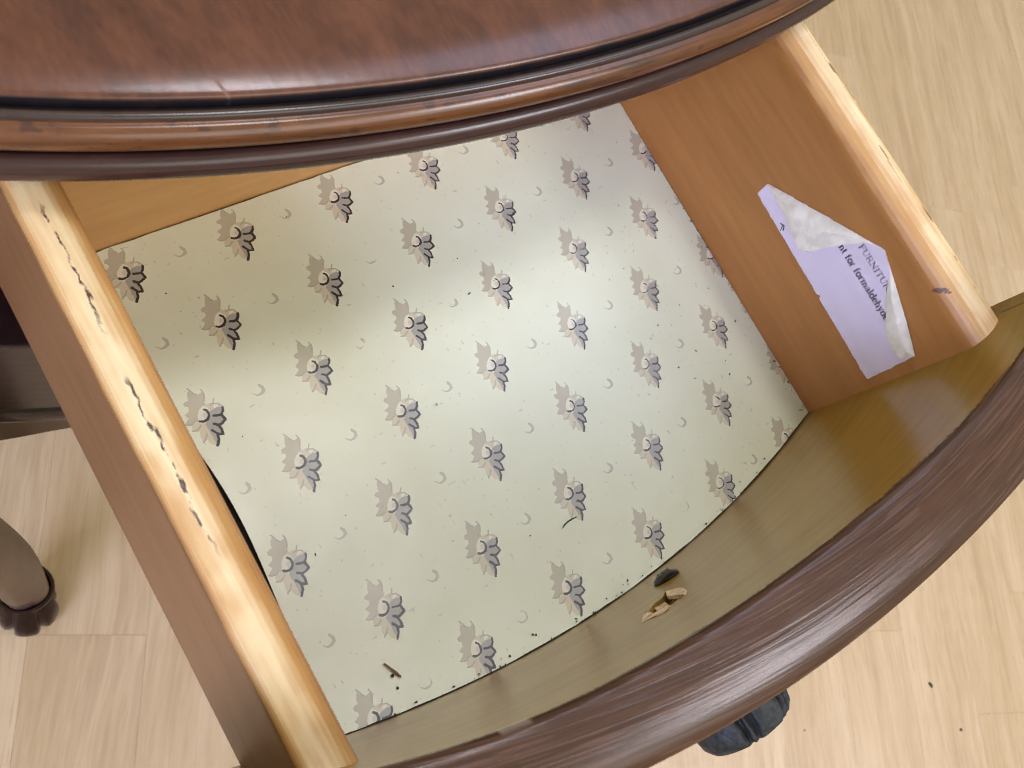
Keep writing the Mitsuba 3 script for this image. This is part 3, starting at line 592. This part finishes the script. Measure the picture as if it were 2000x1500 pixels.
# runner the drawer slides on
# cabriole leg and carved foot
def foot_and_leg(key, ax, ay, dirx, diry):
    d = np.array([dirx, diry]); d = d / np.linalg.norm(d)
    axis = [(-2.0, 0, .62, .52), (-3.5, 0, .50, .47), (-5.0, 0, .32, .43), (-6.5, 0, .12, .385), (-8.0, 0, .02, .36), (-9.0, 0, .01, .345), (-9.5, 0, .0, .335), (-9.85, 0, .0, .33)]
    secs = []
    for z, o1, o2_, r in axis:
        c = np.array([ax, ay]) + d * (o2_)
        ring = [(c[0] + r * math.copysign(abs(math.cos(q)) ** .8, math.cos(q)), c[1] + r * math.copysign(abs(math.sin(q)) ** .8, math.sin(q)), z) for q in np.linspace(0, 2 * np.pi, 32, endpoint=False)]
        secs.append(ring)
    secs = np.array(secs); zs = np.array([a[0] for a in axis]); zz = np.linspace(-2.0, -9.85, 50)
    from scipy.interpolate import CubicSpline
    cs = CubicSpline(-zs, secs, axis=0); secs = cs(-zz)
    add(key, loft(secs), 'leg_wood', smooth=True)
    # cuff: a scalloped collar
    col = []
    for k, (r, h) in enumerate([(.335, .0), (.40, -.02), (.43, .05), (.42, .14), (.375, .17), (.335, .12)]):
        ring = []
        for q in np.linspace(0, 2 * np.pi, 96, endpoint=False):
            w_ = .09 * math.cos(2 * (q - math.atan2(d[1], d[0])))
            ring.append((ax + r * math.cos(q), ay + r * math.sin(q), -9.74 + h - w_ * (1 if k > 1 else .5)))
        col.append(ring)
    add(key + '__cuff', loft(np.array(col), caps=False) if False else (np.array(col).reshape(-1, 3), grid_faces(6, 96, wrap_v=True, wrap_u=True)[:, ::-1]), 'foot_wood', smooth=40)
    # foot: three rounded toes round the front, one body behind
    e = np.array([-.43, -.90]); base = math.atan2(e[1], e[0]); lay = []
    for zf, r, off in ((FLOOR + .004, .30, .20), (FLOOR + .05, .375, .205), (FLOOR + .16, .44, .21), (FLOOR + .32, .47, .20), (FLOOR + .48, .455, .17), (FLOOR + .62, .42, .12), (FLOOR + .76, .375, .06), (FLOOR + .90, .33, .0)):
        ring = []
        for q in np.linspace(0, 2 * np.pi, 144, endpoint=False):
            gq = sum(math.exp(-(((q - base - c_ + math.pi) % (2 * math.pi) - math.pi) / .13) ** 2) for c_ in (-.56, .56, -1.7, 1.7, 2.7, -2.7))
            k_ = 1 - .20 * gq * min(1, 1.25 - abs(zf - FLOOR - .25) * 1.2)
            lobe = 1 + .05 * math.cos(q - base) * (zf < FLOOR + .6)
            ring.append((ax + off * e[0] + r * k_ * lobe * math.cos(q), ay + off * e[1] + r * k_ * lobe * math.sin(q), zf))
        lay.append(ring)
    foot = loft(lay)
    add(key + '__foot', foot, 'foot_wood', smooth=50)
    labels[key + '__foot'] = {'label': 'glossy carved foot with rounded toes'}
foot_and_leg('side_table__leg', -1.72, -.36, -.98, .15)

# ------------------------------------------------------------------ small things in the drawer and on the floor
sl = [(.279, -3.809, .02), (.300, -3.865, .03), (.325, -3.92, .022), (.343, -3.97, .018)]
add('wood_sliver', tube(sl, [.007, .008, .013, .008], 6), 'sliver_wood', smooth=False)
tag('wood_sliver', 'thin brown wood sliver lying on the liner near the left front corner', 'wood sliver')
add('hair_strand', tube([(2.438, -3.654, .013), (2.39, -3.648, .014), (2.335, -3.649, .014), (2.30, -3.655, .013), (2.264, -3.672, .012)], [.005, .006, .0065, .006, .004], 6), 'fibre')
tag('hair_strand', 'short black fibre curled beside a printed flower on the liner', 'fibre')
parts, at = [], 0
def blob(x, y, z, r, sx=1.0, rot=0.0):
    s = trimesh.creation.icosphere(subdivisions=1, radius=1.0); v = s.vertices.copy()
    v *= (1 + .3 * rng.standard_normal((len(v), 1)) * .6)
    v = v * [r * sx, r, r * .5]; c, s_ = math.cos(rot), math.sin(rot)
    v = np.c_[v[:, 0] * c - v[:, 1] * s_, v[:, 0] * s_ + v[:, 1] * c, v[:, 2]] + [x, y, z]
    return trimesh.Trimesh(v, s.faces, process=False)
specks = [blob(x, y, .014, r) for x, y, r in [(.291, -3.926, .014), (.279, -4.028, .012), (1.495, -4.29, .010), (1.519, -4.305, .009), (5.277, -2.824, .011), (1.947, -3.577, .006)]]
for k in range(110):
    x = rng.uniform(0, 5.4); y = rng.uniform(-4.3, .1)
    if rng.random() < .35: x = rng.uniform(4.2, 5.45); y = rng.uniform(-4.0, -1.5)
    if y < ycb(x) + .05: continue
    specks.append(blob(x, y, .013, abs(rng.normal(.0022, .0018)) + .0015, rng.choice([1, 1, 1, 1, 2.5]), rng.uniform(0, 3.1)))
for k in range(90):                                          # crumbs along the front and right edges of the liner
    if rng.random() < .6:
        x = rng.uniform(0, 5.4); y = ycb(x) + abs(rng.normal(.02, .03)) + .01
    else:
        y = rng.uniform(-4.0, -.5); x = xr(y) - abs(rng.normal(.015, .02)) - .01
    specks.append(blob(x, y, .012, abs(rng.normal(.003, .0025)) + .0015, rng.uniform(1, 2), rng.uniform(0, 3.1)))
add('dust_specks', trimesh.util.concatenate(specks), 'dirt', smooth=False)
tag('dust_specks', 'dark dust and crumbs scattered over the drawer liner', 'dust', kind='stuff')
fl = []
for x, y, r in [(33.2, .2, .05), (31.9, -1.4, .07), (15.3, -9.1, .025), (16.2, -9.5, .02), (14.0, -13.2, .035), (11.0, -12.3, .035), (29, -3, .035)]:
    fl.append(blob(x, y, FLOOR + .012, r))
for k in range(5): fl.append(blob(rng.uniform(-4, 34), rng.uniform(-15, 8), FLOOR + .01, abs(rng.normal(.012, .010)) + .005, rng.uniform(1, 2.5), rng.uniform(0, 3)))
add('floor_crumbs', trimesh.util.concatenate(fl), 'dirt', smooth=False)
tag('floor_crumbs', 'tiny dark crumbs scattered on the oak floor', 'crumbs', kind='stuff')
